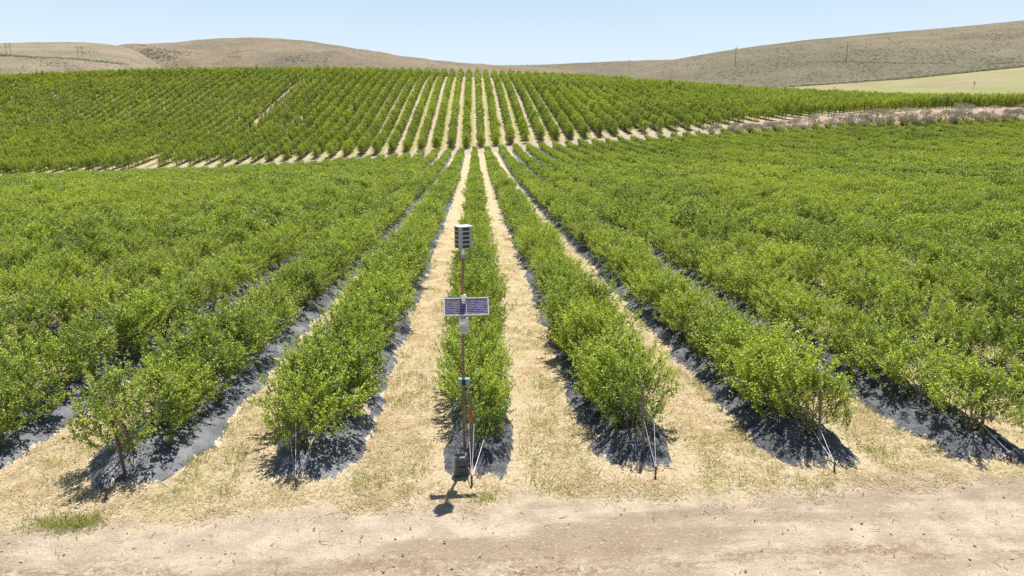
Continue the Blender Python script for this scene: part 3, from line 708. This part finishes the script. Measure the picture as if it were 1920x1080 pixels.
post(2, (6.36, 11.50, ZB0), (6.28, 11.50, 1.22), .034, M_WOOD, (6.24, 10.71, 0), [(.35, (0, 0), .16), (.3, (-.1, .1), .16)],
     'upright brown end post of the second row right of the instrument pole', 'short anchor stake before the second row right of the instrument pole')
post(3, (9.57, 11.56, ZB0), (9.44, 11.56, 1.08), .040, M_RUST, (9.62, 10.90, 0), [(.35, (0, 0), .16)],
     'end post with crosspiece, third row right of the instrument pole', 'rusty anchor stake before the third row right of the instrument pole')
c = MB(); c.box((9.50, 11.50, .62), (.34, .035, .05), M_WOOD); c.build('crosspiece', [o for o in COL.objects if o.name.startswith('end_post')][-1]).matrix_parent_inverse = Matrix.Translation((-9.57, -11.56, -ZB0))
c = MB(); rr = RS(4)
c.tube([(3.06+.5*t-.05, 10.72+.28*math.sin(t*2.4)+.05*rr.normal(), .02) for t in np.linspace(-.7, 1.0, 14)], .006, M_ORANGE, 5)
tag(c.build('twine', None, True), 'loose orange twine lying on the straw by an anchor stake', 'twine')

# ------------------------------------------------------------------ instrument pole
M_PIPE = plain('brown_pipe', (.23, .14, .105), .55, .35, .25, 18, bump=.2)
M_GALV = plain('galvanised', (.55, .55, .56), .4, .6)
M_SHIELD = plain('grey_plastic', (.26, .29, .32), .5, 0, .06, 6)
M_SHIELD_LIT = plain('grey_plastic_lit', (.62, .65, .68), .45, 0, .04, 6)  # same grey as the box, sunlit brightness of the top put into the colour
M_BLACK = plain('black_slot', (.012, .012, .016), .6)
M_ALU = plain('aluminium', (.72, .72, .76), .35, .5)
M_WBOX = plain('pale_box', (.56, .56, .56), .5, 0, .05)
M_WBOXL = plain('grey_box', (.38, .38, .38), .45, 0, .05)
M_TEAL = plain('teal_box', (.16, .34, .36), .5, 0, .06)
M_CASE = plain('battery_case', (.055, .065, .08), .45, 0, .2)
M_PINK_REFL = plain('pipe_pink_reflection', (.62, .42, .55), .5)  # pinkish reflection on a pipe, painted as its colour
def cell_mat():
    m, t, p = new_mat('solar_cells'); g = NG(t); c = g.coord()
    vo = g.n('ShaderNodeTexVoronoi', feature='F1'); g.link(g.scalev(c, 22, 1, 32), vo.inputs['Vector']); vo.inputs['Scale'].default_value = 1
    sepc = g.n('ShaderNodeSeparateColor'); g.link(vo.outputs['Color'], sepc.inputs[0])
    col = g.mix(sepc.outputs[0], (.045, .038, .10), (.075, .055, .14)); col = g.mix(g.math('GREATER_THAN', sepc.outputs[1], .72), col, (.20, .09, .10))
    col = g.mix(g.math('GREATER_THAN', sepc.outputs[2], .80), col, (.13, .12, .27))
    g.link(col, p.inputs['Base Color']); p.inputs['Roughness'].default_value = .35; p.inputs['Coat Weight'].default_value = .1; p.inputs['Coat Roughness'].default_value = .2
    return m
M_CELL = cell_mat()
PX, PY = -.235, 11.39
st = tag(empty('instrument_pole', (PX, PY, 0)), 'tall thin brown pole carrying grey louvred sensor box and small solar panel', 'weather station')
p = MB(); p.tube([(-.01, 0, -.3), (0, 0, 2.95), (.02, 0, 3.78)], .0245, M_PIPE, 14); p.build('pole', st, True)
p = MB(); p.tube([(.02, 0, 3.76), (.02, 0, 3.95)], .030, M_GALV, 14); p.build('coupler', st, True)
# sensor box
sb = Matrix.Rotation(math.radians(26), 3, 'Z'); bc = Vector((.03, 0, 4.115)); BW, BD, BH = .235, .22, .36
p = MB(); p.box(bc, (BW, BD, BH), M_SHIELD, sb, 1.0, .012); shell = p.build('sensor_box', st, bevel=.004)
p = MB(); p.box(bc+Vector((0, 0, BH/2+.007)), (BW+.02, BD+.02, .014), M_SHIELD_LIT, sb, 1.0, .012); p.build('lid', shell)
for k in range(5):
    z = bc.z - BH/2 + .036 + k*.072
    for sgn, (w_, d_), off in ((0, (.12, .012), Vector((.0, -BD/2, 0))), (1, (.012, .115), Vector((-BW/2, -.0, 0))), (2, (.012, .115), Vector((BW/2, -.0, 0))), (3, (.115, .012), Vector((0, BD/2, 0)))):
        q = MB(); c0 = bc + sb @ off; q.box((c0.x, c0.y, z), (w_, d_, .043), M_BLACK, sb); q.build('vent_slot', shell)
# brackets, solar panel
p = MB(); p.box((.02, -.035, 3.085), (.075, .07, .11), M_ALU, None, 1, .01); p.box((.02, 0, 3.085), (.10, .09, .03), M_GALV); p.build('clamp', st, bevel=.004)
tilt = math.radians(52)                                    # panel leans back
pr = Matrix.Rotation(math.radians(3), 3, 'Z') @ Matrix.Rotation(-(math.pi/2-tilt), 3, 'X')
pc = Vector((.065, -.075, 2.935)); W_, H_ = .765, .325
pe = bpy.data.objects.new('solar_panel', None)
p = MB(); p.box((0, .006, 0), (W_-.02, .014, H_-.02), M_SHIELD)
for sx in (-1, 1): p.box((sx*(W_/2-.009), 0, 0), (.018, .032, H_), M_ALU)
for sz in (-1, 1): p.box((0, 0, sz*(H_/2-.009)), (W_-.036, .030, .018), M_ALU)
panel = p.build('solar_panel', st); panel.matrix_local = Matrix.Translation(pc) @ pr.to_4x4()
p = MB(); p.box((0, -.0045, 0), (W_-.034, .005, H_-.034), M_CELL); p.build('cells', panel)
q = MB()
for k in range(1, 9): q.box((0, -.0085, -H_/2+.017+(H_-.034)*k/9), (W_-.036, .003, .0045), M_GALV)
for xx in (.0,): q.box((xx, -.0095, 0), (.008, .003, H_-.036), M_ALU)
q.build('cell_grid', panel)
p = MB(); p.box((.02, -.03, 2.93), (.05, .05, .20), M_GALV); p.tube([(.02, 0, 2.82), (.05, -.05, 2.84)], .012, M_GALV); p.build('panel_bracket', st)
# control box with lid, labels and conduit
p = MB(); p.box((.015, -.085, 2.60), (.165, .085, .26), M_WBOX, None, 1, .012); cb = p.build('control_box', st, bevel=.006)
p = MB(); p.box((.015, -.129, 2.545), (.150, .012, .105), M_WBOXL, None, 1, .006); p.build('cover', cb)
p = MB(); p.box((.0, -.131, 2.665), (.10, .006, .035), M_ALU); p.build('label_plate', cb)
for dx, mm in ((-.05, M_ALU), (0, M_PINK_REFL), (.045, M_WIRE)):
    p = MB(); p.tube([(dx, -.10, 2.73), (dx+.005, -.11, 2.76), (dx+.02, -.07, 2.80), (dx*.4, -.03, 2.82)], .014, mm, 8); p.build('conduit', cb, True)
for z in (2.50, 2.70):
    p = MB(); p.tube([(-.0, 0, z-.012), (-.0, 0, z+.012)], .034, M_GALV, 12); p.build('strap', st, True)
# teal junction box behind the pole
p = MB(); p.box((.01, .055, 1.55), (.205, .07, .115), M_TEAL, None, 1, .01); jb = p.build('junction_box', st, bevel=.005)
p = MB(); p.box((.01, .013, 1.55), (.19, .012, .10), M_TEAL); p.build('box_cover', jb)
p = MB(); p.tube([(0, 0, 1.51), (0, 0, 1.60)], .031, M_BLACK, 12); p.build('strap', st, True)
p = MB(); p.tube([(.03, .0, 1.5), (.035, -.01, 1.0), (.03, -.01, .5), (.02, -.05, .28)], .006, M_CASE, 6); p.build('cable', st, True)
# battery case in front of the pole foot
bt = tag(empty('battery_case', (PX-.05, 10.98, 0), math.radians(6)), 'black battery case with handle slot on the ground at the pole foot', 'battery case')
p = MB(); p.box((0, 0, .165), (.245, .20, .33), M_CASE, None, .94, .02); p.build('case', bt, bevel=.008)
p = MB(); p.box((0, 0, .345), (.245, .205, .045), plain('battery_lid', (.11, .125, .15), .45, 0, .2), None, .93, .02); p.build('lid', bt, bevel=.006)
p = MB(); p.box((.01, -.100, .19), (.12, .012, .022), M_BLACK); p.build('handle_slot', bt)
p = MB(); p.box((.112, -.095, .25), (.03, .02, .055), M_RED); p.build('terminal_cap', bt)

# ------------------------------------------------------------------ power poles on the hills, meadow instruments
M_POLE = plain('creosote_pole', (.10, .075, .065), .9)
def hframe(sheet, px, py, h, gap, label, name='power_pole', two=True, arm=.86, rz=.25, r=.22):
    q = sheet.hit(px, py); e = tag(empty(name, q, rz), label, 'power pole', 'power poles crossing the dry hills')
    for sx in ((-1, 1) if two else (0,)):
        m = MB(); m.tube([(sx*gap/2, 0, -1), (sx*gap/2, 0, h)], [r, r*.7], M_POLE, 7); m.build('pole', e)
    if arm:
        m = MB(); m.box((0, 0, h*arm), (gap*2.0 if two else 2.6, .3, .3), M_POLE); m.build('crossarm', e)
    if two and h > 12:
        m = MB(); m.tube([(-gap/2, .2, h*.55), (gap/2, .2, h*.8)], .10, M_POLE, 5); m.tube([(gap/2, .2, h*.55), (-gap/2, .2, h*.8)], .10, M_POLE, 5); m.build('cross_brace', e)
hframe(hillA, 17, 104, 14, 4.2, 'leftmost two legged power pole by the track on the dry grass hill')
hframe(hillA, 151, 112, 15, 4.6, 'two legged power pole with braces beside the dip between hills')
hframe(hillB, 612, 131, 16, 3.4, 'twin power pole poking above the orchard crest below the brown hill', arm=.97)
hframe(hillC, 1179, 143, 32, 4, 'twin power pole standing in the grey dip between hills', arm=.95)
hframe(hillD, 1378, 123, 15, 2, 'single power pole reaching just above the hill skyline', two=False, arm=.9)
hframe(hillD, 1586, 115, 14.5, 2, 'single power pole on a bare patch halfway up the sage hill', two=False, arm=0)
M_WHITE = plain('white_paint', (.8, .8, .8), .5)
q = mead.hit(1821, 188); e = tag(empty('weather_mast', q), 'thin white mast with a small sensor head in the meadow', 'mast')
m = MB(); m.tube([(0, 0, -1), (0, 0, 5.6)], [.10, .07], M_WHITE, 8); m.build('mast', e)
m = MB(); m.box((0, 0, 5.4), (1.0, .1, .1), M_WHITE); m.box((.35, 0, 5.65), (.25, .25, .4), M_SHIELD, None, .8); m.build('sensor_head', e)
q = mead.hit(1799, 190); e = tag(empty('equipment_cabinet', q), 'small pale equipment cabinet just above the orchard tops in the meadow', 'cabinet')
m = MB(); m.box((0, 0, 1.4), (1.3, 1.0, 2.8), M_WHITE, None, 1, .05); m.build('cabinet', e)
m = MB(); m.box((0, 0, 2.95), (1.7, 1.3, .2), M_SHIELD); m.build('roof', e)
q = mead.hit(1827, 160); e = tag(empty('tree', q), 'lone small dark tree standing in the pale meadow', 'tree'); e.scale = (.65, .65, .7)
put('crown', tn_m[0][0], e); put('trunk', tn_m[0][1], e)
bpy.data.objects.remove(pe)
